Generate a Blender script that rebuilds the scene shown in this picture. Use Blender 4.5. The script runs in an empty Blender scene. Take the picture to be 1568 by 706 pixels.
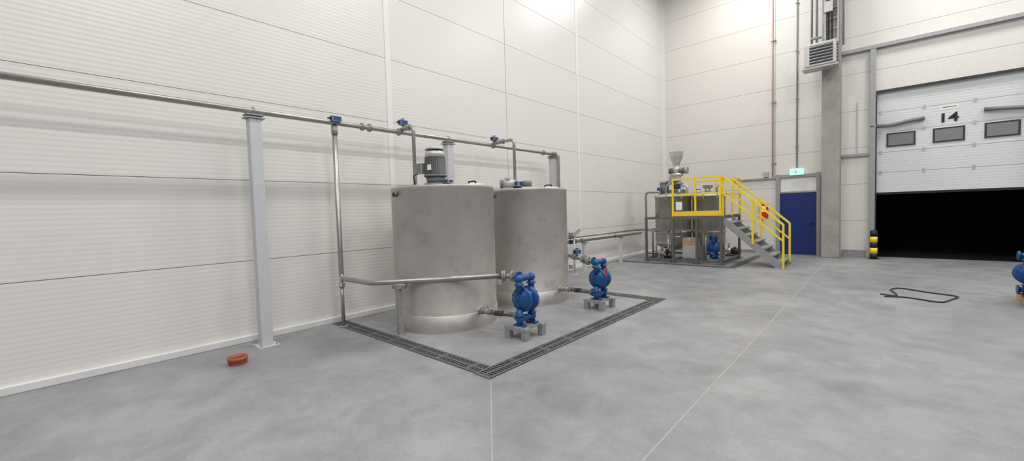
import bpy, bmesh, math, random
from mathutils import Vector, Matrix
random.seed(3)
scene = bpy.context.scene
scene.view_settings.view_transform = 'Standard'
V = Vector
XL, YB, ZC = -6.4, 16.2, 10.6      # left wall plane, back wall plane, ceiling height

# ------------------------------------------------------------------ materials
def s2l(c):
    return tuple(((x/255)/12.92 if x/255 <= .04045 else ((x/255+.055)/1.055)**2.4) for x in c)
def mat(name, rgb, rough=.5, metal=0., var=0., scale=4., bump=0., bscale=30., emit=0., stretch=(1,1,1), rvar=0.):
    m = bpy.data.materials.new(name); m.use_nodes = True
    nt = m.node_tree; b = nt.nodes['Principled BSDF']; L = nt.links
    c = s2l(rgb)
    b.inputs['Base Color'].default_value = (*c, 1)
    b.inputs['Roughness'].default_value = rough
    b.inputs['Metallic'].default_value = metal
    if emit:
        b.inputs['Emission Color'].default_value = (*c, 1)
        b.inputs['Emission Strength'].default_value = emit
    tc = nt.nodes.new('ShaderNodeTexCoord'); mp = nt.nodes.new('ShaderNodeMapping')
    mp.inputs['Scale'].default_value = stretch
    L.new(tc.outputs['Object'], mp.inputs['Vector'])
    if var or rvar:
        n = nt.nodes.new('ShaderNodeTexNoise'); n.inputs['Scale'].default_value = scale
        n.inputs['Detail'].default_value = 6; n.inputs['Roughness'].default_value = .6
        L.new(mp.outputs[0], n.inputs['Vector'])
        r = nt.nodes.new('ShaderNodeValToRGB')
        r.color_ramp.elements[0].position = .3; r.color_ramp.elements[1].position = .7
        r.color_ramp.elements[0].color = (*[x*(1-var) for x in c], 1)
        r.color_ramp.elements[1].color = (*[min(1, x*(1+var)) for x in c], 1)
        L.new(n.outputs['Fac'], r.inputs['Fac'])
        if var: L.new(r.outputs['Color'], b.inputs['Base Color'])
        if rvar:
            mr = nt.nodes.new('ShaderNodeMapRange')
            mr.inputs['To Min'].default_value = rough-rvar; mr.inputs['To Max'].default_value = rough+rvar
            L.new(n.outputs['Fac'], mr.inputs['Value']); L.new(mr.outputs[0], b.inputs['Roughness'])
    if bump:
        n2 = nt.nodes.new('ShaderNodeTexNoise'); n2.inputs['Scale'].default_value = bscale
        L.new(mp.outputs[0], n2.inputs['Vector'])
        bp = nt.nodes.new('ShaderNodeBump'); bp.inputs['Strength'].default_value = bump; bp.inputs['Distance'].default_value = .01
        L.new(n2.outputs['Fac'], bp.inputs['Height']); L.new(bp.outputs[0], b.inputs['Normal'])
    return m

def mat_panel(name, rgb, pitch=.055, strength=.35, rough=.3):
    m = bpy.data.materials.new(name); m.use_nodes = True
    nt = m.node_tree; b = nt.nodes['Principled BSDF']; L = nt.links
    b.inputs['Base Color'].default_value = (*s2l(rgb), 1); b.inputs['Roughness'].default_value = rough
    tc = nt.nodes.new('ShaderNodeTexCoord'); sx = nt.nodes.new('ShaderNodeSeparateXYZ')
    L.new(tc.outputs['Object'], sx.inputs[0])
    mu = nt.nodes.new('ShaderNodeMath'); mu.operation = 'MULTIPLY'; mu.inputs[1].default_value = 2*math.pi/pitch
    L.new(sx.outputs['Z'], mu.inputs[0])
    si = nt.nodes.new('ShaderNodeMath'); si.operation = 'SINE'; L.new(mu.outputs[0], si.inputs[0])
    n = nt.nodes.new('ShaderNodeTexNoise'); n.inputs['Scale'].default_value = 1.2
    L.new(tc.outputs['Object'], n.inputs['Vector'])
    ad = nt.nodes.new('ShaderNodeMath'); ad.operation = 'MULTIPLY_ADD'; ad.inputs[1].default_value = 3.0
    L.new(n.outputs['Fac'], ad.inputs[0]); L.new(si.outputs[0], ad.inputs[2])
    bp = nt.nodes.new('ShaderNodeBump'); bp.inputs['Strength'].default_value = strength; bp.inputs['Distance'].default_value = .0012
    L.new(ad.outputs[0], bp.inputs['Height']); L.new(bp.outputs[0], b.inputs['Normal'])
    return m

def ramp(nt, src, p0, c0, p1, c1):
    r = nt.nodes.new('ShaderNodeValToRGB')
    r.color_ramp.elements[0].position = p0; r.color_ramp.elements[1].position = p1
    r.color_ramp.elements[0].color = (*c0, 1); r.color_ramp.elements[1].color = (*c1, 1)
    nt.links.new(src, r.inputs['Fac']); return r.outputs[0]
def mult(nt, a, b_, fac):
    mx = nt.nodes.new('ShaderNodeMixRGB'); mx.blend_type = 'MULTIPLY'; mx.inputs['Fac'].default_value = fac
    nt.links.new(a, mx.inputs[1]); nt.links.new(b_, mx.inputs[2]); return mx.outputs[0]
def nnoise(nt, s, d, r, dist=0, stretch=None):
    tc = nt.nodes.new('ShaderNodeTexCoord')
    n = nt.nodes.new('ShaderNodeTexNoise'); n.inputs['Scale'].default_value = s
    n.inputs['Detail'].default_value = d; n.inputs['Roughness'].default_value = r; n.inputs['Distortion'].default_value = dist
    src = tc.outputs['Object']
    if stretch:
        mp = nt.nodes.new('ShaderNodeMapping'); mp.inputs['Scale'].default_value = stretch
        nt.links.new(src, mp.inputs['Vector']); src = mp.outputs[0]
    nt.links.new(src, n.inputs['Vector']); return n.outputs['Fac']

def mat_floor():
    m = bpy.data.materials.new('polished_concrete'); m.use_nodes = True
    nt = m.node_tree; b = nt.nodes['Principled BSDF']; L = nt.links
    a = nnoise(nt, .5, 5, .6, .5); c = nnoise(nt, 1.9, 9, .74, .3); f = nnoise(nt, 45, 4, .65)
    col = ramp(nt, a, .34, s2l((136,137,140)), .66, s2l((160,161,163)))
    col = mult(nt, col, ramp(nt, c, .34, (.66,.66,.67), .60, (1,1,1)), .8)
    col = mult(nt, col, ramp(nt, f, .3, (.8,.8,.8), .7, (1.05,1.05,1.05)), .6)
    L.new(col, b.inputs['Base Color'])
    mr = nt.nodes.new('ShaderNodeMapRange'); mr.inputs['To Min'].default_value = .32; mr.inputs['To Max'].default_value = .58
    L.new(c, mr.inputs['Value']); L.new(mr.outputs[0], b.inputs['Roughness'])
    return m
def mat_tank():
    m = bpy.data.materials.new('matt_stainless_tank'); m.use_nodes = True
    nt = m.node_tree; b = nt.nodes['Principled BSDF']; L = nt.links
    a = nnoise(nt, 1.6, 3, .5); c = nnoise(nt, 7.0, 6, .6, .3); d = nnoise(nt, 90, 2, .5, 0, (1, 1, .05))
    col = ramp(nt, a, .35, s2l((180,175,171)), .65, s2l((192,187,183)))
    col = mult(nt, col, ramp(nt, c, .34, (.80,.79,.78), .46, (1,1,1)), .6)
    col = mult(nt, col, ramp(nt, d, .3, (.94,.94,.94), .7, (1.02,1.02,1.02)), .6)
    L.new(col, b.inputs['Base Color'])
    b.inputs['Metallic'].default_value = .6
    mr = nt.nodes.new('ShaderNodeMapRange'); mr.inputs['To Min'].default_value = .40; mr.inputs['To Max'].default_value = .54
    L.new(c, mr.inputs['Value']); L.new(mr.outputs[0], b.inputs['Roughness'])
    return m

M_panel = mat_panel('white_sandwich_panel', (224,222,218))
M_bpanel = mat_panel('white_sandwich_panel_back', (223,220,215))
M_gap = mat('panel_joint_dark', (95,92,90), .8)
M_white = mat('white_trim_paint', (232,231,229), .4)
M_curb = mat('white_curb', (222,222,222), .5, var=.05, scale=3)
M_floor = mat_floor()
M_ceil = mat('ceiling_sheet', (205,203,200), .6)
M_ss = mat_tank()
M_ss2 = mat('stainless_polished', (200,197,193), .38, .55, var=.08, scale=6)
M_pipe = mat('stainless_pipe', (164,162,158), .36, .75, var=.1, scale=12)
M_pipeD = mat('dull_steel', (112,112,112), .5, .5, var=.12, scale=12)
M_galv = mat('galvanised_steel', (160,162,163), .5, .4, var=.12, scale=15)
M_col = mat('painted_post_grey', (196,198,201), .45, var=.03)
M_blue = mat('blue_enamel', (12,76,136), .38, var=.12, scale=10)
M_blueD = mat('blue_actuator', (28,76,138), .45)
M_lblue = mat('light_blue_plastic', (84,140,178), .4)
M_yel = mat('safety_yellow', (246,214,40), .45)
M_black = mat('black_rubber', (22,22,23), .6)
M_void = mat('painted_dark', (4,4,5), .9)  # near-black colour standing in for darkness in drain slots and behind the dock opening
M_mot = mat('motor_grey', (118,121,121), .5, .2)
M_motL = mat('motor_silver', (184,186,186), .42, .4)
M_conc = mat('cast_concrete', (160,158,154), .85, var=.16, scale=2.2, bump=.3, bscale=20)
M_door = mat('blue_door_paint', (14,42,112), .45)
M_grate = mat('grate_metal', (112,112,112), .5, .4)
M_joint = mat('joint_sealant', (166,164,157), .8)
M_terra = mat('terracotta_pvc', (160,86,56), .55)
M_hose = mat('green_hose', (18,46,44), .5)
M_card = mat('cardboard', (180,146,116), .8, var=.06)
M_wood = mat('pallet_wood', (190,155,110), .8, var=.12, scale=8)
M_red = mat('red_paint', (200,40,35), .45)
M_orange = mat('orange_pipe', (205,172,166), .5)
M_green = mat('exit_sign_green', (165,230,210), .4, emit=.9)
M_sign = mat('white_sign', (240,240,238), .5)
M_glass = mat('dark_window_glass', (130,134,132), .15)
M_led = mat('led_diffuser', (255,250,240), .4, emit=10)
M_dockp = mat_panel('dock_door_panel', (216,219,220), pitch=.075, strength=.5)
M_dark = mat('dark_plastic', (48,48,50), .5)

# ------------------------------------------------------------------ mesh builder
class B:
    def __init__(s, name): s.name = name; s.bm = bmesh.new(); s.mats = []
    def mi(s, m):
        if m not in s.mats: s.mats.append(m)
        return s.mats.index(m)
    def _fin(s, verts, m, smooth):
        i = s.mi(m); fs = {f for v in verts for f in v.link_faces}
        for f in fs:
            f.material_index = i
            f.smooth = bool(smooth and len(f.verts) <= 4)
    def box(s, lo, hi, m, rot=None, bev=0):
        lo, hi = V(lo), V(hi); c = (lo+hi)/2; d = hi-lo
        mx = Matrix.Translation(c)
        if rot is not None: mx = mx @ rot
        mx = mx @ Matrix.Diagonal((abs(d.x), abs(d.y), abs(d.z), 1))
        r = bmesh.ops.create_cube(s.bm, size=1, matrix=mx); vs = r['verts']
        s._fin(vs, m, False)
        if bev:
            es = list({e for v in vs for e in v.link_edges})
            bmesh.ops.bevel(s.bm, geom=es, offset=bev, segments=2, affect='EDGES', profile=.5)
    def beam(s, p0, p1, w, h, m):
        p0, p1 = V(p0), V(p1); d = p1-p0
        q = d.to_track_quat('Z', 'Y').to_matrix().to_4x4()
        mx = Matrix.Translation((p0+p1)/2) @ q @ Matrix.Diagonal((w, h, d.length, 1))
        s._fin(bmesh.ops.create_cube(s.bm, size=1, matrix=mx)['verts'], m, False)
    def cyl(s, p0, p1, r, m, r2=None, seg=24, cap=True):
        p0, p1 = V(p0), V(p1); d = p1-p0
        q = d.to_track_quat('Z', 'Y').to_matrix().to_4x4()
        mx = Matrix.Translation((p0+p1)/2) @ q
        rr = bmesh.ops.create_cone(s.bm, cap_ends=cap, segments=seg, radius1=r, radius2=r if r2 is None else r2, depth=d.length, matrix=mx)
        s._fin(rr['verts'], m, True)
    def sph(s, c, r, m, sc=(1,1,1)):
        mx = Matrix.Translation(V(c)) @ Matrix.Diagonal((*sc, 1))
        rr = bmesh.ops.create_uvsphere(s.bm, u_segments=20, v_segments=12, radius=r, matrix=mx)
        s._fin(rr['verts'], m, True)
    def lathe(s, c, axis, prof, m, seg=48):
        q = V(axis).to_track_quat('Z', 'Y').to_matrix().to_4x4()
        mx = Matrix.Translation(V(c)) @ q; i = s.mi(m); prev = None
        for (r, z) in prof:
            ring = [s.bm.verts.new(mx @ V((r*math.cos(2*math.pi*k/seg), r*math.sin(2*math.pi*k/seg), z))) for k in range(seg)]
            if prev:
                for k in range(seg):
                    f = s.bm.faces.new((prev[k], prev[(k+1) % seg], ring[(k+1) % seg], ring[k]))
                    f.material_index = i; f.smooth = True
            prev = ring
    def tube(s, pts, r, m, bend=None, seg=14, caps=True):
        pts = [V(p) for p in pts]
        bend = r*2.2 if bend is None else bend
        P = [pts[0]]
        for k in range(1, len(pts)-1):
            a, b, c = pts[k-1], pts[k], pts[k+1]
            da = (a-b); dc = (c-b); t = min(bend, da.length*.49, dc.length*.49)
            pa = b+da.normalized()*t; pc = b+dc.normalized()*t
            for j in range(7):
                u = j/6; P.append(pa*(1-u)**2 + b*2*u*(1-u) + pc*u*u)
        P.append(pts[-1])
        i = s.mi(m); prev = None; up = None
        for k, p in enumerate(P):
            d = (P[min(k+1, len(P)-1)]-P[max(k-1, 0)]).normalized()
            if up is None:
                up = d.orthogonal().normalized()
            up = (up-d*up.dot(d)).normalized(); w = d.cross(up)
            ring = [s.bm.verts.new(p+(up*math.cos(2*math.pi*j/seg)+w*math.sin(2*math.pi*j/seg))*r) for j in range(seg)]
            if prev:
                for j in range(seg):
                    f = s.bm.faces.new((prev[j], prev[(j+1) % seg], ring[(j+1) % seg], ring[j])); f.material_index = i; f.smooth = True
            elif caps:
                f = s.bm.faces.new(ring); f.material_index = i
            prev = ring
        if caps:
            f = s.bm.faces.new(prev); f.material_index = i
    def flange(s, c, axis, r, th, m):
        a = V(axis).normalized(); c = V(c)
        s.cyl(c-a*th*.5, c-a*th*.08, r, m, seg=20); s.cyl(c+a*th*.08, c+a*th*.5, r, m, seg=20)
        s.cyl(c-a*th*.1, c+a*th*.1, r*.8, M_black, seg=16)
        q = a.to_track_quat('Z', 'Y').to_matrix()
        for k in range(6):
            o = q @ V((math.cos(k*math.pi/3), math.sin(k*math.pi/3), 0))*r*.8
            s.cyl(c+o-a*th*.8, c+o+a*th*.8, r*.1, M_galv, seg=6)
    def done(s, loc=(0,0,0)):
        bmesh.ops.recalc_face_normals(s.bm, faces=s.bm.faces)
        me = bpy.data.meshes.new(s.name); s.bm.to_mesh(me); s.bm.free()
        for m in s.mats: me.materials.append(m)
        o = bpy.data.objects.new(s.name, me); scene.collection.objects.link(o); o.location = loc
        return o

# ------------------------------------------------------------------ shell
b = B('floor'); b.box((XL-.3, -6, -.2), (9, YB+.2, 0), M_floor); b.done()
b = B('ceiling'); b.box((XL-.3, -6, ZC), (9, YB+.3, ZC+.2), M_ceil)
b.done()
SEAM = 1.09; G = .007
b = B('wall_left')
b.box((XL-.25, -6, 0), (XL-.012, YB+.2, ZC), M_gap)
ybs = [-6, 4.05, 7.08, 10.07, YB]
for i in range(len(ybs)-1):
    z = 0
    while z < ZC:
        z1 = min(z+SEAM, ZC)
        b.box((XL-.1, ybs[i]+G, z+G*.5), (XL, ybs[i+1]-G, z1-G*.5), M_panel); z = z1
b.done()
b = B('wall_back')
OX0, OX1, OZ = -.15, 2.8, 4.8
for (x0, x1, zlo) in [(XL, OX0, 0), (OX0, OX1, OZ), (OX1, 9, 0)]:
    b.box((x0, YB+.012, zlo), (x1, YB+.25, ZC), M_gap)
    z = 0
    while z < ZC:
        z1 = min(z+SEAM, ZC)
        if z1 > zlo+.05:
            b.box((x0, YB, max(z, zlo)+G*.5), (x1, YB+.1, z1-G*.5), M_bpanel)
        z = z1
b.done()
for n, (y, w) in enumerate([(4.05, .1), (10.07, .1)]):
    b = B('trim_%d' % (n+1)); b.box((XL, y-w/2, .09), (XL+.012, y+w/2, ZC), M_white, bev=.004); b.done()
b = B('trim_3'); b.box((XL, YB-.09, 0), (XL+.012, YB, ZC), M_white); b.box((XL+.012, YB-.012, 0), (XL+.1, YB, ZC), M_white); b.done()
b = B('baseboard_left'); b.box((XL, -6, 0), (XL+.06, YB-.1, .085), M_curb, bev=.008); b.done()
b = B('baseboard_back'); b.box((XL+.1, YB-.03, 0), (-2.66, YB, .1), M_galv); b.box((-.9, YB-.03, 0), (-.35, YB, .2), M_galv); b.box((3.0, YB-.03, 0), (9, YB, .2), M_galv); b.done()
b = B('floor_joint')
def strip(p, q, w=.010):
    p, q = V((*p, 0)), V((*q, 0)); b.beam(p, q, w, .003, M_joint)
strip((-2.84, 2.80), (0.4, -.44)); strip((-1.15, -4), (-1.15, YB)); strip((-2.86, 4.15), (8, 4.15), .007)
b.done()

# ------------------------------------------------------------------ drain gratings
def grating(name, segs, w=.22):
    b = B(name)
    for (x0, y0, x1, y1) in segs:
        b.box((x0, y0, -.01), (x1, y1, .003), M_void)  # flat black sheet paints the shade of the recess below the bars
        alongx = (x1-x0) > (y1-y0)
        L = (x1-x0) if alongx else (y1-y0)
        for t in (0, .5, 1):
            if alongx:
                y = y0+.012+(y1-y0-.024)*t; b.box((x0, y-.012, .0), (x1, y+.012, .011), M_grate)
            else:
                x = x0+.012+(x1-x0-.024)*t; b.box((x-.012, y0, .0), (x+.012, y1, .011), M_grate)
        n = int(L/.042)
        for k in range(n+1):
            p = k*L/n
            wd = .008 if k % 12 else .02
            if alongx: b.box((x0+p-wd, y0, .0), (x0+p+wd, y1, .010), M_grate)
            else: b.box((x0, y0+p-wd, .0), (x1, y0+p+wd, .010), M_grate)
    return b.done()
grating('floor_drain_grating', [(-6.3, 2.84, -3.1, 3.06), (-3.1, 2.84, -2.88, 7.32), (-6.3, 7.10, -3.1, 7.32)])
grating('floor_drain_grating', [(-6.2, 11.85, -3.05, 12.05), (-3.05, 11.85, -2.85, 15.2)])

# ------------------------------------------------------------------ tanks
def tank_body(b, cx, cy, r=.77, h=2.05):
    b.lathe((cx, cy, 0), (0,0,1), [(r+.012,0),(r+.012,.235),(r+.004,.24),(r,.245),(r,1.995),(r+.004,2.0),(r+.004,h-.012),(r,h),(r-.03,h+.002),(.3,h+.03),(.0001,h+.035)], M_ss, seg=96)
    b.cyl((cx, cy, 0), (cx, cy, .004), r+.03, M_conc, seg=64)
    b.cyl((cx+.28, cy+.35, h+.0), (cx+.28, cy+.35, h+.045), .2, M_ss2, seg=32)
    b.tube([(cx+.2, cy+.35, h+.04), (cx+.2, cy+.35, h+.09), (cx+.36, cy+.35, h+.09), (cx+.36, cy+.35, h+.04)], .012, M_black, bend=.03)
    b.box((cx-.1,cy-.5,h+.0),(cx+.08,cy-.46,h+.03),M_ss2)
    b.cyl((cx-.08, cy-r+.02, 1.94), (cx-.08, cy-r-.05, 1.94), .035, M_pipeD); b.cyl((cx-.08, cy-r-.05, 1.94), (cx-.08, cy-r-.053, 1.94), .028, M_black)
    z = .27; y = cy-.04
    b.tube([(cx+r-.03, y, z), (cx+r+.1, y, z)], .033, M_ss2)
    b.flange((cx+r+.06, y, z), (1,0,0), .055, .03, M_galv)
    b.cyl((cx+r+.1, y, z), (cx+r+.2, y, z), .048, M_galv, seg=8)
    b.cyl((cx+r+.15, y, z), (cx+r+.15, y, z+.075), .016, M_galv)
    b.box((cx+r+.14, y-.012, z+.07), (cx+r+.3, y+.012, z+.082), M_galv)
    b.cyl((cx+r+.2, y, z), (cx+r+.24, y, z), .04, M_galv, seg=8)
    b.box((cx+r*.83, cy+r*.58, .55), (cx+r*.83+.09, cy+r*.58+.02, .62), M_motL)
TX = -5.03
b = B('storage_tank'); tank_body(b, TX, 4.06)
mx_, my_, z = -5.10, 3.98, 2.07
b.box((mx_-.2, my_-.05, z-.01), (mx_+.2, my_+.05, z+.03), M_ss2)
b.cyl((mx_, my_, z), (mx_, my_, z+.05), .17, M_mot, seg=32)
b.cyl((mx_, my_, z+.05), (mx_, my_, z+.15), .125, M_mot, r2=.15, seg=32)
b.cyl((mx_, my_, z+.15), (mx_, my_, z+.18), .175, M_mot, seg=32)
b.cyl((mx_, my_, z+.18), (mx_, my_, z+.44), .135, M_mot, seg=32)
for k in range(36):
    a = k*math.pi/18; d = V((math.cos(a), math.sin(a), 0))
    b.beam(V((mx_, my_, z+.19))+d*.145, V((mx_, my_, z+.43))+d*.145, .006, .03, M_mot)
b.cyl((mx_, my_, z+.44), (mx_, my_, z+.53), .155, M_motL, r2=.145, seg=32)
b.cyl((mx_, my_, z+.555), (mx_, my_, z+.575), .15, M_motL, seg=32); b.cyl((mx_, my_, z+.575), (mx_, my_, z+.60), .15, M_motL, r2=.1, seg=32)
b.cyl((mx_, my_, z+.52), (mx_, my_, z+.56), .11, M_dark)
b.box((mx_-.21, my_-.2, z+.2), (mx_-.08, my_-.06, z+.36), M_mot, bev=.01)
b.box((mx_+.02, my_-.165, z+.24), (mx_+.10, my_-.155, z+.32), M_sign)
b.cyl((-4.88,4.05,2.07),(-4.88,4.05,2.12),.03,M_ss2); b.box((-4.93,4.0,2.11),(-4.83,4.1,2.17),M_blueD,bev=.01)
b.tube([(-5.25,3.85,2.3),(-5.42,3.8,2.25),(-5.45,3.85,2.08)],.01,M_dark)
b.done()
b = B('storage_tank'); tank_body(b, TX, 6.03)
cx, cy, z = -5.12, 5.86, 2.06
b.box((cx-.15, cy-.12, z-.02), (cx+.15, cy+.16, z+.02), M_ss2)
b.cyl((cx, cy+.06, z+.02), (cx, cy+.06, z+.14), .075, M_blueD)
b.cyl((cx-.2, cy-.14, z+.12), (cx-.02, cy, z+.12), .075, M_motL, seg=28)
b.cyl((cx-.235, cy-.17, z+.12), (cx-.2, cy-.14, z+.12), .082, M_mot, seg=28)
b.box((cx-.04, cy-.05, z+.06), (cx+.12, cy+.12, z+.17), M_blueD, bev=.02)
b.cyl((cx+.1, cy+.07, z+.11), (cx+.24, cy+.18, z+.11), .055, M_mot, seg=20)
b.box((cx-.16, cy-.13, z+.18), (cx-.06, cy-.05, z+.23), M_motL, bev=.01)
b.done()

# ------------------------------------------------------------------ rack posts
PX, PZ = -6.0, 3.03
for y in (1.81, 5.0, 8.27):
    b = B('pipe_rack_post')
    b.box((PX-.07, y-.07, .01), (PX+.07, y+.07, 2.93), M_col, bev=.01)
    b.box((PX-.14, y-.12, 0), (PX+.14, y+.12, .012), M_col)
    for sx in (-1,1):
        for sy in (-1,1): b.cyl((PX+sx*.11, y+sy*.09, .01), (PX+sx*.11, y+sy*.09, .03), .012, M_galv, seg=6)
    b.box((PX-.09, y-.11, 2.93), (PX+.09, y+.11, 2.945), M_galv)
    b.box((PX-.08, y-.10, 2.968), (PX+.08, y+.10, 2.985), M_galv)
    b.box((PX-.06, y-.07, 2.94), (PX+.06, y+.07, 2.975), M_mot)
    b.tube([(PX-.05, y, 2.98), (PX-.05, y, 3.08), (PX+.05, y, 3.08), (PX+.05, y, 2.98)], .007, M_galv, bend=.045, seg=8)
    b.done()

# ------------------------------------------------------------------ pipework
def actuator(b, c, up=(0,0,1)):
    c = V(c); up = V(up)
    b.cyl(c, c+up*.07, .014, M_galv, seg=10)
    b.box(c+up*.11-V((.05,.07,.045)), c+up*.11+V((.05,.07,.045)), M_blueD, bev=.012)
    b.cyl(c+up*.15, c+up*.175, .03, M_dark)
    b.cyl(c+up*.11-V((0,.07,0)), c+up*.11-V((0,.12,0)), .012, M_black, seg=8)
b = B('stainless_pipework')
r = .036
b.tube([(PX, -5, PZ), (PX, 8.43, PZ), (PX, 8.43, .82), (PX, 13.2, .82)], r, M_pipe, bend=.12)
for y in (3.3, 3.95, 6.2, 7.9): b.flange((PX, y, PZ), (0,1,0), .06, .03, M_galv)
b.flange((PX, 3.42, PZ), (0,1,0), .062, .035, M_galv)
b.tube([(PX, 2.86, PZ), (PX+.0, 2.86, .73), (-5.2, 2.9, .73), (-3.86, 4.07, .78)], r, M_pipe, bend=.1)
b.cyl((PX, 2.86, PZ-.17), (PX, 2.86, PZ-.05), .045, M_galv); actuator(b, (PX+.02, 2.86, PZ-.02), (.35,0,.6))
b.cyl((PX, 2.86, .72), (PX, 2.86, .01), .026, M_pipe); b.cyl((PX, 2.86, .0), (PX, 2.86, .02), .06, M_galv)
b.cyl((PX, 2.86, .60), (PX, 2.86, .63), .042, M_galv); b.cyl((PX-.08, 2.86, .66), (PX+.1, 2.86, .66), .012, M_galv)
b.flange((-3.84, 4.09, .78), (1.34,1.17,.05), .075, .04, M_galv)
b.tube([(-3.86, 4.07, .78), (-3.72, 4.14, .78), (-3.55, 4.14, .78)], r, M_pipe, bend=.05)
b.flange((-3.70, 4.14, .78), (1,0,0), .075, .04, M_galv)
b.box((-4.965, 3.11, .01), (-4.895, 3.18, .655), M_galv); b.box((-5.0, 3.08, 0), (-4.86, 3.21, .01), M_galv)
b.box((-5.0, 3.09, .65), (-4.86, 3.2, .665), M_galv); b.cyl((-5.0,3.10,.69),(-4.86,3.22,.69),.05,M_galv,seg=10)
b.tube([(PX, 4.0, PZ), (PX, 4.0, PZ+.05), (-5.66, 4.0, PZ+.05), (-5.66, 4.0, 2.05)], .03, M_pipe, bend=.09)
b.cyl((PX+.08, 4.0, PZ+.05), (PX+.18, 4.0, PZ+.05), .042, M_galv); actuator(b, (PX+.06, 4.0, PZ+.04))
b.flange((PX+.22, 4.0, PZ+.05), (1,0,0), .055, .03, M_galv); b.flange((-5.66, 4.0, 2.12), (0,0,1), .055, .03, M_galv)
b.tube([(PX, 6.2, PZ), (PX, 6.2, PZ+.05), (-5.43, 6.2, PZ+.05), (-5.43, 6.2, 2.05)], .03, M_pipe, bend=.09)
b.cyl((PX+.1, 6.2, PZ+.05), (PX+.2, 6.2, PZ+.05), .042, M_galv); actuator(b, (PX+.04, 6.2, PZ+.02))
b.flange((PX+.28, 6.2, PZ+.05), (1,0,0), .055, .03, M_galv); b.flange((-5.43, 6.2, 2.12), (0,0,1), .055, .03, M_galv)
# line to pump 2
b.tube([(PX, 8.25, PZ), (PX+.18, 8.25, PZ), (PX+.18, 8.25, .73), (-5.25, 7.4, .73), (-3.88, 6.22, .78)], r, M_pipe, bend=.1)
b.box((-5.3, 7.4, .01), (-5.23, 7.47, .69), M_galv); b.box((-5.34, 7.37, 0), (-5.2, 7.5, .01), M_galv)
b.cyl((-4.3, 6.575, .77), (-4.2, 6.49, .77), .046, M_galv); actuator(b, (-4.2, 6.48, .77))
b.flange((-4.36, 6.63, .77), (-1.34,1.12,0), .065, .03, M_galv)
b.flange((-3.90, 6.24, .78), (-1.34,1.12,0), .075, .04, M_galv)
b.tube([(-3.88, 6.22, .78), (-3.72, 6.08, .78), (-3.55, 6.08, .78)], r, M_pipe, bend=.05)
b.flange((-3.72, 6.08, .78), (1,0,0), .075, .04, M_galv)
# second run to the platform
b.tube([(PX+.05, 8.0, .95), (PX+.05, 13.2, .95), (-5.3, 13.2, .95)], .03, M_pipe)
for y in (9.2, 9.5, 11.4): b.flange((PX, y, .82), (0,1,0), .06, .03, M_galv)
b.cyl((PX, 8.9, .82), (PX, 9.05, .82), .05, M_black); actuator(b, (PX, 8.95, .84))
for y in (9.6, 11.7):
    b.box((PX-.04, y-.04, 0), (PX+.04, y+.04, .78), M_col); b.box((PX-.1, y-.05, .76), (PX+.12, y+.05, .785), M_galv)
b.done()
b = B('junction_box_on_stand')
b.cyl((-5.85, 8.9, 0), (-5.85, 8.9, 1.05), .025, M_col); b.cyl((-5.85, 8.9, 0), (-5.85, 8.9, .01), .08, M_col)
b.box((-5.93, 8.75, 1.03), (-5.77, 9.1, 1.15), M_motL, rot=Matrix.Rotation(.35, 4, 'X'), bev=.01); b.done()

# ------------------------------------------------------------------ diaphragm pumps
def pump_geo(b, x, y, z0):
    for sy in (-1, 1):
        b.box((x-.09, y+sy*.12-.035, z0), (x+.09, y+sy*.12+.035, z0+.02), M_blue, bev=.005)
        b.cyl((x, y+sy*.125, z0+.02), (x, y+sy*.125, z0+.22), .042, M_blue)
        b.sph((x, y+sy*.125, z0+.09), .055, M_blue)
        cy = y+sy*.07; cz = z0+.34; ax = (0, sy, 0)
        b.lathe((x, cy-sy*.05, cz), ax, [(.0001,-.005),(.12,0),(.150,.02),(.164,.03),(.164,.062),(.150,.066),(.13,.075),(.105,.10),(.06,.118),(.0001,.122)], M_blue, seg=40)
        for k in range(12):
            a = k*math.pi/6+.2; o = V((math.cos(a)*.152, 0, math.sin(a)*.152))
            c = V((x, cy, cz))+o; b.cyl(c-V((0,.028*sy,0)), c+V((0,.028*sy,0)), .009, M_blue, seg=6)
        for k in range(6):
            a = k*math.pi/3; d = V((math.cos(a), 0, math.sin(a)))
            c = V((x, cy+sy*.05, cz)); b.beam(c+d*.02+V((0,sy*.02,0)), c+d*.13-V((0,sy*.025,0)), .012, .02, M_blue)
        b.cyl((x, y+sy*.125, cz+.10), (x, y+sy*.125, z0+.6), .042, M_blue)
        b.sph((x, y+sy*.125, z0+.615), .056, M_blue)
        b.cyl((x, y+sy*.125, z0+.53), (x, y+sy*.125, z0+.55), .062, M_blue)
        b.cyl((x, y+sy*.125, z0+.13), (x, y+sy*.125, z0+.15), .062, M_blue)
    for zz in (z0+.09, z0+.62):
        b.cyl((x, y-.125, zz), (x, y+.125, zz), .042, M_blue)
        b.cyl((x, y, zz), (x-.12, y, zz), .04, M_blue); b.cyl((x-.10, y, zz), (x-.125, y, zz), .07, M_blue)
    b.box((x-.06, y-.07, z0+.25), (x+.06, y+.07, z0+.43), M_blue, bev=.012)
    b.cyl((x+.07, y, z0+.25), (x+.07, y, z0+.42), .035, M_blue); b.cyl((x+.07, y, z0+.42), (x+.07, y, z0+.44), .025, M_galv)
    b.cyl((x-.06, y, z0+.30), (x-.12, y, z0+.30), .03, M_black)
def stand_geo(b, x, y, h=.16):
    for sy in (-1, 1):
        yy = y+sy*.17
        b.box((x-.2, yy-.04, h-.05), (x+.17, yy+.04, h), M_galv, bev=.004)
        for sx in (-.155, .125):
            b.box((x+sx-.04, yy-.04, .0), (x+sx+.04, yy+.04, h-.05), M_galv, bev=.004)
    b.box((x-.15, y-.14, h-.03), (x+.12, y+.14, h-.005), M_galv)
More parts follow.
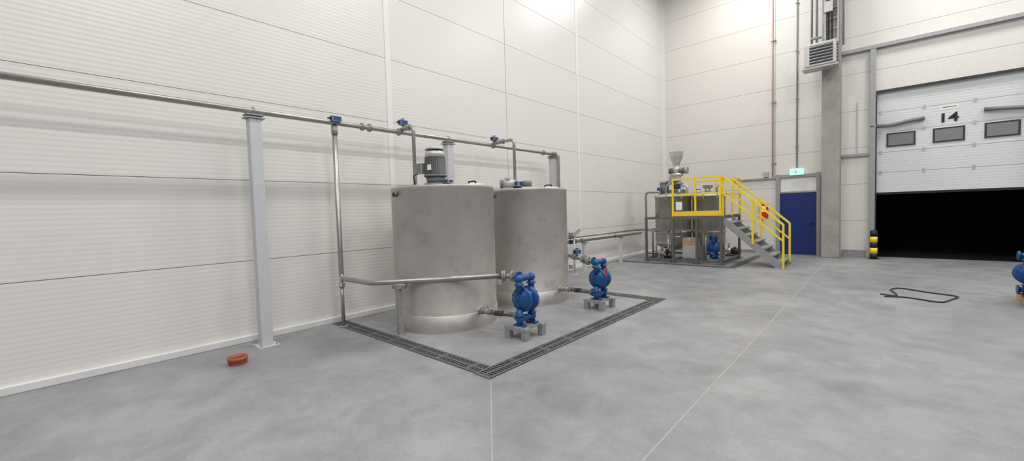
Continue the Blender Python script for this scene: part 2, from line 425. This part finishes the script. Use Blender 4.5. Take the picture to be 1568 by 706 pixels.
for (x, y) in ((-3.50, 4.14), (-3.50, 6.08)):
    b = B('pump_stand'); stand_geo(b, x, y); b.done()
    b = B('diaphragm_pump'); pump_geo(b, x, y, .16)
    if y > 5: b.box((x+.12, y-.03, .50), (x+.125, y+.03, .68), M_red)
    b.done()
    b = B('suction_hose'); ty = y-.12 if y < 5 else y-.09
    b.tube([(-4.03, ty, .27), (-3.95, ty, .27), (-3.8, y, .25), (-3.63, y, .25)], .034, M_pipeD, bend=.08)
    for k in range(9): b.cyl((-3.94+.012*k, ty+.004*k, .268), (-3.936+.012*k, ty+.004*k, .268), .038, M_pipeD)
    b.flange((-3.66, y, .25), (1,0,0), .06, .03, M_galv); b.done()

# ------------------------------------------------------------------ small floor items
b = B('terracotta_pipe_collar')
b.lathe((-5.50, 1.36, 0), (0,0,1), [(.092,.0),(.092,.045),(.102,.05),(.102,.085),(.088,.085),(.080,.05),(.080,0.0)], M_terra, seg=40); b.done()
b = B('garden_hose')
pts = [(.05,9.50),(.30,9.62),(.62,9.42),(.74,9.40),(.86,9.72),(1.0,10.12),(.62,10.30),(.25,10.60),(.12,10.30),(.2,9.9),(.22,9.62),(.0,9.72)]
b.tube([(x, y, .012) for x, y in pts], .012, M_hose, bend=.14); b.done()
b = B('safety_bollard')
bx, by = -.16, 15.7
b.cyl((bx, by, 0), (bx, by, .015), .13, M_black)
zs = [0,.16,.32,.48,.64,.80]
for k in range(5): b.cyl((bx, by, zs[k]), (bx, by, zs[k+1]), .085, M_black if k % 2 == 0 else M_yel)
b.sph((bx, by, .80), .085, M_black, (1,1,.3)); b.done()
b = B('wooden_pallet')
for k in range(4): b.box((1.64, 9.35+.3*k, .11), (2.7, 9.47+.3*k, .13), M_wood)
for x in (1.64, 2.12, 2.6):
    b.box((x, 9.35, .02), (x+.1, 10.37, .11), M_wood)
    b.box((x, 9.35, 0), (x+.1, 10.37, .02), M_wood)
b.done()
b = B('diaphragm_pump'); pump_geo(b, 1.70, 9.95, .13); b.done()
b = B('diaphragm_pump'); pump_geo(b, 2.15, 9.9, .13); b.done()
b = B('blue_crate'); b.box((1.62,9.38,.13),(2.3,9.66,.90),M_lblue,bev=.02); b.box((1.60,9.36,.8),(2.32,9.68,.93),M_lblue,bev=.01); b.done()

# ------------------------------------------------------------------ back wall equipment
b = B('concrete_column'); b.box((-1.36, 15.55, 0), (-.93, YB, ZC), M_conc, bev=.015); b.done()
b = B('unit_heater')
b.box((-1.72, 14.95, 5.60), (-.98, 15.42, 6.25), M_motL, bev=.02)
b.box((-1.60, 14.945, 5.66), (-1.06, 14.95, 6.18), M_dark)
for k in range(6):
    z = 5.70+.085*k
    b.box((-1.60, 14.90, z), (-1.06, 14.95, z+.012), M_motL, rot=Matrix.Rotation(-.4, 4, 'X'))
b.box((-.985,15.0,5.66),(-.975,15.36,6.18),M_dark)
for k in range(6): b.box((-.99,15.0,5.70+.085*k),(-.95,15.36,5.715+.085*k),M_motL)
b.box((-1.3, 15.42, 5.7), (-1.22, 15.55, 6.1), M_galv); b.box((-1.1, 15.42, 5.7), (-1.02, 15.55, 6.1), M_galv)
b.box((-1.78, 14.98, 5.55), (-.94, 15.45, 5.60), M_motL)
b.done()
b = B('cable_tray_riser')
for x in (-1.62, -1.5): b.cyl((x, 15.7, 6.3), (x, 15.7, ZC), .03, M_galv, seg=12)
b.box((-1.3, 15.45, 6.3), (-1.26, 15.54, ZC), M_galv); b.box((-1.0, 15.45, 6.3), (-.96, 15.54, ZC), M_galv)
for k in range(14): b.box((-1.3, 15.49, 6.4+.3*k), (-.96, 15.51, 6.43+.3*k), M_galv)
b.cyl((-1.2, 15.47, 6.27), (-1.2, 15.47, ZC), .02, M_dark, seg=8); b.cyl((-1.12, 15.47, 6.27), (-1.12, 15.47, ZC), .016, M_dark, seg=8)
b.cyl((-.88, 15.9, 6.3), (-.88, 15.9, ZC), .025, M_galv, seg=8)
b.box((-1.3, 15.40, 7.2), (-1.1, 15.47, 7.5), M_motL)
for z in (6.6, 8.2, 9.8): b.box((-1.66, 15.66, z), (-1.36, 15.8, z+.04), M_galv)
b.done()
b = B('conduit_riser'); b.cyl((-2.05, YB-.04, 2.80), (-2.05, YB-.04, ZC), .02, M_galv, seg=12)
for z in (3.5, 5, 6.5, 8): b.box((-2.09, YB-.07, z), (-2.01, YB, z+.03), M_galv)
b.done()
b = B('sprinkler_riser'); b.cyl((-2.72, YB-.05, 2.55), (-2.72, YB-.05, ZC), .02, M_orange, seg=12); b.cyl((-2.66, YB-.03, 2.55), (-2.66, YB-.03, ZC), .01, M_white, seg=8)
for z in (3, 5, 7, 9): b.box((-2.76, YB-.08, z), (-2.62, YB, z+.03), M_galv)
b.done()
b = B('door_1')
b.box((-2.5, YB-.05, .01), (-1.54, YB, 1.99), M_door)
b.box((-1.66, YB-.10, .98), (-1.62, YB-.05, 1.02), M_dark); b.box((-1.78, YB-.10, .99), (-1.62, YB-.085, 1.01), M_dark)
b.done()
b = B('trim_4')
b.box((-2.62, YB-.08, 0), (-2.51, YB, 2.62), M_galv); b.box((-1.53, YB-.08, 0), (-1.44, YB, 2.62), M_galv)
b.box((-2.51, YB-.075, 2.5), (-1.53, YB, 2.6), M_galv); b.box((-2.51, YB-.06, 2.0), (-1.53, YB, 2.05), M_galv)
b.box((-2.5, YB-.02, 2.05), (-1.54, YB, 2.5), M_white)
b.done()
b = B('trim_5'); b.box((-3.9, YB-.07, 2.49), (-2.63, YB, 2.54), M_galv)
b.box((-.92, YB-.08, 3.0), (-.3, YB, 3.08), M_galv); b.box((-.57, YB-.03, 3.08), (-.54, YB, 4.6), M_col); b.done()
b = B('exit_sign'); b.box((-2.23, YB-.16, 2.57), (-1.85, YB-.12, 2.76), M_green, bev=.005); b.box((-2.2, YB-.13, 2.76), (-1.88, YB, 2.79), M_white)
b.box((-2.1,YB-.165,2.61),(-2.03,YB-.16,2.72),M_sign); b.done()
b = B('fire_call_box'); b.box((-3.1, YB-.12, 1.22), (-2.85, YB, 1.68), M_red, bev=.01); b.box((-3.05, YB-.125, 1.4), (-2.9, YB-.12, 1.6), M_sign); b.done()
b = B('small_switch_box'); b.box((-2.98, YB-.1, 2.56), (-2.84, YB, 2.74), M_motL, bev=.01); b.done()

# dock door
b = B('door_2')
DY = YB+.06
nsec = 5; h = (4.8-1.90)/nsec
for k in range(nsec):
    z0 = 1.90+k*h
    b.box((OX0+.01, DY, z0+.004), (OX1-.01, DY+.05, z0+h-.004), M_dockp)
    for j in range(12): b.cyl((OX0+.15+.24*j, DY-.004, z0+h*.5), (OX0+.15+.24*j, DY, z0+h*.5), .008, M_mot, seg=6)
b.box((OX0+.01, DY+.005, 1.90), (OX1-.01, DY+.04, 4.8), M_dark)
b.box((OX0+.01, DY-.005, 1.84), (OX1-.01, DY+.05, 1.90), M_black)
for x0, x1 in ((.08,.70), (1.02,1.64), (1.96,2.58)):
    b.box((x0, DY-.02, 3.19), (x1, DY, 3.60), M_dark, bev=.008); b.box((x0+.05, DY-.026, 3.24), (x1-.05, DY-.019, 3.55), M_glass)
for x in (OX0+.12, .86, 1.80, OX1-.1):
    for k in range(1, nsec): b.box((x-.03, DY-.012, 1.90+k*h-.05), (x+.03, DY, 1.90+k*h+.05), M_motL)
b.box((1.17, DY-.005, 4.07), (1.50, DY, 4.17), M_sign); b.box((1.2, DY-.007, 4.12), (1.47, DY-.004, 4.14), M_dark)
b.tube([(OX0-.12, DY-.14, 3.83), (.2, DY-.1, 3.80), (.6, DY-.08, 3.88), (.86, DY-.06, 3.9)], .05, M_mot, bend=.1)
b.tube([(1.95, DY-.06, 3.94), (2.3, DY-.08, 3.9), (2.75, DY-.1, 3.85), (2.95, DY-.14, 3.85)], .05, M_mot, bend=.1)
dd = b.done()
c = bpy.data.curves.new('door_number', 'FONT'); c.body = '14'; c.size = .33; c.extrude = .004; c.align_x = 'CENTER'; c.offset = .008
t = bpy.data.objects.new('door_number', c); scene.collection.objects.link(t); c.materials.append(M_black)
t.location = (1.32, DY-.008, 3.74); t.rotation_euler = (math.pi/2, 0, 0); t.scale = (1.2, 1, 1); t.parent = dd
b = B('dock_door_frame')
b.box((OX0-.13, YB-.12, 0), (OX0, YB, 6.05), M_galv); b.box((OX1, YB-.12, 0), (OX1+.13, YB, 6.05), M_galv)
b.box((-.92, YB-.13, 6.05), (9, YB, 6.15), M_galv); b.box((OX0, YB-.1, 0), (OX0+.03, YB+.1, 4.8), M_dark)
b.box((OX0, YB-.05, 4.78), (OX1, YB, 4.84), M_dark)
b.done()
b = B('dock_dark_box')  # black box added outside the wall so the open doorway looks dark
b.box((-.6, YB+.26, -.2), (3.3, 20, -.02), M_void); b.box((-.6, 20, -.2), (3.3, 20.1, 5.2), M_void)
b.box((-.6, YB+.26, -.2), (-.5, 20, 5.2), M_void); b.box((3.2, YB+.26, -.2), (3.3, 20, 5.2), M_void); b.box((-.6, YB+.26, 5.1), (3.3, 20, 5.2), M_void)
b.done()

# ------------------------------------------------------------------ platform
PZt = 1.38; FY, RY = 12.35, 14.3; X0, X1 = -5.45, -3.3
b = B('access_platform')
def post(x, y, z0, z1, w, m): b.box((x-w/2, y-w/2, z0), (x+w/2, y+w/2, z1), m)
for x in (X0, -4.62, -3.95, X1):
    for y in (FY, RY): post(x, y, 0, PZt-.09, .06, M_pipeD); b.box((x-.08, y-.08, 0), (x+.08, y+.08, .012), M_pipeD)
for y in (FY, RY):
    b.box((X0-.035, y-.035, PZt-.09), (X1+.035, y+.035, PZt-.02), M_pipeD); b.box((X0, y-.027, .05), (X1, y+.027, .11), M_pipeD)
for x in (X0, -4.62, X1):
    b.box((x-.033, FY+.035, PZt-.088), (x+.033, RY-.035, PZt-.022), M_pipeD); b.box((x-.028, FY+.03, .05), (x+.028, RY-.03, .11), M_pipeD)
b.box((-4.62, FY-.03, PZt-.02), (X1, FY+.45, PZt), M_grate); b.box((-3.46, FY+.45, PZt-.02), (X1, RY, PZt), M_grate)
rx0, rx1 = -4.62, -3.28; ry = FY
for x in (rx0, -3.98, rx1-.04): b.beam((x, ry, PZt-.02), (x, ry, PZt+1.055), .045, .045, M_yel)
for z in (PZt+1.08, PZt+.62): b.beam((rx0-.02, ry, z), (rx1, ry, z), .05, .05, M_yel)
b.box((rx0, ry-.006, PZt), (rx1, ry+.006, PZt+.14), M_yel)
b.box((rx0+.1, ry-.03, PZt+.18), (rx0+.28, ry-.026, PZt+.42), M_sign)
SY0, SY1 = 12.46, 13.39
for y in (SY1, RY): b.beam((rx1, y, PZt-.02), (rx1, y, PZt+1.08), .045, .045, M_yel)
for z in (PZt+1.08, PZt+.62): b.beam((rx1, SY1, z), (rx1, RY, z), .05, .05, M_yel)
b.beam((rx1, SY0, PZt-.02), (rx1, SY0, PZt+1.08), .045, .045, M_yel)
for z in (PZt+1.08, PZt+.62): b.beam((rx0, RY, z), (rx1, RY, z), .05, .05, M_yel)
for x in (rx0, -3.98): b.beam((x, RY, PZt-.02), (x, RY, PZt+1.08), .045, .045, M_yel)
# stair: stringers drawn as plates in the vertical plane
sx1 = -1.88; n = 7
def stringer(y):
    prof = [(X1+.02, PZt-.02), (X1+.02, PZt-.24), (sx1-.16, 0), (sx1+.06, 0), (sx1+.06, .06)]
    i = b.mi(M_galv)
    a = [b.bm.verts.new((x, y-.006, z)) for x, z in prof]; c = [b.bm.verts.new((x, y+.006, z)) for x, z in prof]
    fs = [b.bm.faces.new(a), b.bm.faces.new(c[::-1])]
    for k in range(len(prof)):
        k2 = (k+1) % len(prof); fs.append(b.bm.faces.new((a[k], c[k], c[k2], a[k2])))
    for f_ in fs: f_.material_index = i
for y in (SY0, SY1):
    stringer(y)
    yy = y-.03 if y == SY0 else y+.03
    b.beam((rx1, yy, PZt+1.08), (-1.86, yy, 1.12), .05, .05, M_yel); b.beam((rx1, yy, PZt+.62), (-1.86, yy, .70), .04, .04, M_yel)
    b.beam((-1.86, yy, 1.14), (-1.86, yy, .0), .045, .045, M_yel)
    b.beam((-2.55, yy, .60), (-2.55, yy, 1.80), .045, .045, M_yel)
for k in range(n):
    z = PZt-(k+1)*PZt/(n+1); x = X1+.06+(sx1-X1)*(k+.7)/(n+.6)
    b.box((x-.12, SY0+.006, z-.035), (x+.12, SY1-.006, z), M_galv)
b.done()

# ------------------------------------------------------------------ vessels
def vessel(b, cx, cy, r, zb, zt, legs=True):
    b.lathe((cx, cy, 0), (0,0,1), [(.04,zb-.02),(.1,zb),(r*.55,zb+.05),(r*.85,zb+.13),(r,zb+.25),(r,zt-.06),(r+.03,zt-.06),(r+.03,zt-.02),(r,zt),(r*.7,zt+.05),(r*.3,zt+.08),(.0001,zt+.08)], M_ss2, seg=48)
    b.cyl((cx, cy, zb-.14), (cx, cy, zb), .05, M_galv)
    for zz in (zb+.55, ): b.cyl((cx, cy, zz), (cx, cy, zz+.05), r+.02, M_ss2, seg=48)
    for k in range(8):
        a = k*math.pi/4; b.beam((cx+math.cos(a)*(r+.03), cy+math.sin(a)*(r+.03), zt-.12), (cx+math.cos(a)*(r+.03), cy+math.sin(a)*(r+.03), zt+.02), .03, .03, M_galv)
    if legs:
        for k in range(3):
            a = k*2*math.pi/3+.6; x, y = cx+math.cos(a)*(r-.02), cy+math.sin(a)*(r-.02)
            b.cyl((x, y, 0), (x, y, zb+.5), .035, M_ss2); b.cyl((x, y, 0), (x, y, .015), .07, M_ss2)
b = B('mixing_vessel'); cx, cy = -4.95, 13.25
vessel(b, cx, cy, .54, .30, 2.02)
b.box((cx-.05, cy-.2, 2.05), (cx+.33, cy+.2, 2.2), M_pipeD, bev=.01)
b.cyl((cx+.12, cy, 2.2), (cx+.12, cy, 2.62), .12, M_pipeD); b.cyl((cx+.12, cy, 2.36), (cx+.12, cy, 2.42), .19, M_galv)
b.cyl((cx+.12, cy, 2.62), (cx+.12, cy, 2.70), .2, M_ss2)
b.cyl((cx-.1, cy-.02, 2.79), (cx+.36, cy+.02, 2.79), .09, M_pipeD); b.cyl((cx+.36, cy+.02, 2.79), (cx+.46, cy+.02, 2.79), .11, M_galv)
b.cyl((cx+.12, cy, 2.70), (cx+.12, cy, 2.95), .11, M_ss2)
b.cyl((cx+.12, cy, 2.95), (cx+.12, cy, 3.24), .09, M_ss2, r2=.20, cap=False); b.cyl((cx+.12, cy, 3.24), (cx+.12, cy, 3.38), .20, M_ss2, r2=.21, cap=False)
b.cyl((cx+.12, cy, 3.24), (cx+.12, cy, 3.245), .19, M_dark)
b.box((cx-.02, cy-.28, 2.45), (cx+.3, cy-.18, 2.6), M_galv, bev=.01); b.tube([(cx+.3,cy-.1,2.3),(cx+.48,cy-.1,2.3),(cx+.48,cy-.1,2.05)],.03,M_ss2)
b.cyl((cx-.29, cy+.05, 2.04), (cx-.29, cy+.05, 2.42), .14, M_mot, seg=28); b.cyl((cx-.29, cy+.05, 2.42), (cx-.29, cy+.05, 2.50), .15, M_motL, seg=28)
b.box((cx-.46, cy-.15, 2.12), (cx-.34, cy-.03, 2.3), M_blueD, bev=.01)
b.tube([(cx-.1,cy-.3,2.0),(cx-.1,cy-.3,2.3),(cx+.05,cy-.25,2.45)], .03, M_pipe)
b.cyl((cx+.3,cy-.3,2.0),(cx+.3,cy-.3,2.2),.04,M_pipe)
b.tube([(cx-.5, cy-.4, .2), (cx-.72, cy-.4, .2), (cx-.72, cy-.4, 2.15), (cx-.3, cy-.3, 2.15), (cx-.3,cy-.3,2.0)], .035, M_pipe, bend=.12)
b.done()
b = B('mixing_vessel'); vessel(b, -3.96, 13.5, .46, .30, 2.0)
b.cyl((-3.98,13.5,2.08),(-3.98,13.5,2.22),.08,M_motL); b.box((-4.1,13.4,2.2),(-3.86,13.6,2.3),M_mot,bev=.01)
b.tube([(-3.7,13.4,2.0),(-3.7,13.4,2.25),(-3.7,13.8,2.25),(-3.7,13.8,2.0)],.03,M_pipe)
b.cyl((-4.2,13.3,2.0),(-4.2,13.3,2.18),.07,M_ss2); b.cyl((-4.2,13.3,2.18),(-4.2,13.3,2.2),.1,M_ss2)
b.done()
b = B('transfer_pipework')
b.tube([(-5.3, 12.6, .2), (-4.7, 12.6, .2), (-4.7, 12.6, .75), (-4.48, 12.6, .75)], .035, M_pipe, bend=.08)
b.tube([(-5.35, 12.6, .01), (-5.35, 12.6, .95), (-5.9, 12.6, .95)], .03, M_pipe, bend=.08)
b.tube([(-3.85, 12.6, .01), (-3.85, 12.6, .9), (-3.7, 12.6, .9)], .03, M_pipe, bend=.08)
b.tube([(-5.3, 12.6, .92), (-3.9, 12.6, .97)], .025, M_pipe)
b.tube([(-5.2, 12.5, .01), (-5.2, 12.5, .55), (-4.75, 12.5, .55), (-4.75, 12.5, .01)], .025, M_pipe, bend=.07)
for p in ((-4.95,12.6,.2),(-4.85,12.6,.935),(-4.5,12.6,.945)): b.flange(p,(1,0,0),.06,.04,M_galv)
b.flange((-5.2,12.5,.3),(0,0,1),.055,.03,M_galv); b.flange((-4.75,12.5,.35),(0,0,1),.055,.03,M_galv)
b.cyl((-5.15,12.6,.0),(-5.15,12.6,.2),.03,M_galv); b.cyl((-4.9,12.6,.2),(-4.9,12.6,.36),.05,M_black)
b.done()
def motor_pump(x, y):
    b = B('centrifugal_pump')
    b.box((x-.2,y-.1,0),(x+.22,y+.1,.04),M_galv)
    b.cyl((x-.02,y,.17),(x+.22,y,.17),.09,M_dark); b.cyl((x+.2,y,.17),(x+.25,y,.17),.095,M_mot)
    b.box((x-.02,y-.06,.03),(x+.18,y+.06,.10),M_dark); b.box((x+.04,y-.05,.25),(x+.14,y+.05,.31),M_dark,bev=.008)
    b.cyl((x-.14,y,.17),(x-.02,y,.17),.11,M_ss2); b.cyl((x-.2,y,.17),(x-.14,y,.17),.04,M_ss2)
    b.cyl((x-.09,y,.25),(x-.09,y,.42),.03,M_ss2); b.cyl((x-.09,y,.41),(x-.09,y,.43),.05,M_ss2); b.done()
motor_pump(-5.0, 12.74); motor_pump(-3.62, 14.75)
b = B('steel_cabinet'); b.box((-4.42, 12.52, .12), (-3.98, 12.9, .50), M_motL, bev=.01); b.box((-4.38,12.515,.16),(-4.02,12.52,.46),M_ss2)
for x in (-4.38,-4.02):
    for y in (12.56,12.86): b.box((x-.02,y-.02,0),(x+.02,y+.02,.13),M_galv)
b.done()
b = B('cardboard_box'); b.box((-4.42, 12.56, .50), (-4.04, 12.86, .73), M_card); b.box((-4.24,12.555,.65),(-4.22,12.865,.733),M_sign); b.done()
b = B('diaphragm_pump'); pump_geo(b, -3.58, 12.75, .12); b.box((-3.7,12.58,0),(-3.46,12.92,.12),M_galv); b.done()

# ------------------------------------------------------------------ lamps
for i, x in enumerate((-3.2, 2.0, 7.0)):
    for y in (-3.5, 1.5, 7.5, 13.8):
        b = B('high_bay_light'); b.box((x-.2, y-.8, 10.02), (x+.2, y+.8, 10.12), M_white); b.box((x-.17, y-.77, 10.0), (x+.17, y+.77, 10.02), M_led)
        for s_ in (-.6,.6): b.cyl((x, y+s_, 10.12), (x, y+s_, ZC), .01, M_galv, seg=8)
        b.done()
        l = bpy.data.lights.new('high_bay_lamp', 'AREA'); l.shape = 'RECTANGLE'; l.size = .4; l.size_y = 1.6; l.energy = 185; l.color = (1, .985, .965)
        lo = bpy.data.objects.new('high_bay_lamp', l); scene.collection.objects.link(lo); lo.location = (x, y, 9.97)
w = bpy.data.worlds.new('world'); scene.world = w; w.use_nodes = True
w.node_tree.nodes['Background'].inputs[0].default_value = (.97, .98, 1, 1); w.node_tree.nodes['Background'].inputs[1].default_value = .25

# ------------------------------------------------------------------ camera
cam = bpy.data.cameras.new('camera'); co = bpy.data.objects.new('camera', cam); scene.collection.objects.link(co)
f = 633.0
Yd = V((566, 45, -f)).normalized(); Xr = V((709, -8, f)).normalized(); Xd = (Xr-Yd*Xr.dot(Yd)).normalized(); Zd = Xd.cross(Yd)
rot = Matrix((Xd, Yd, Zd))
co.matrix_world = Matrix.Translation((0, 0, 1.65)) @ rot.to_4x4()
cam.sensor_fit = 'HORIZONTAL'; cam.sensor_width = 36; cam.lens = f/1568*36; cam.clip_start = .05; cam.clip_end = 100
scene.camera = co
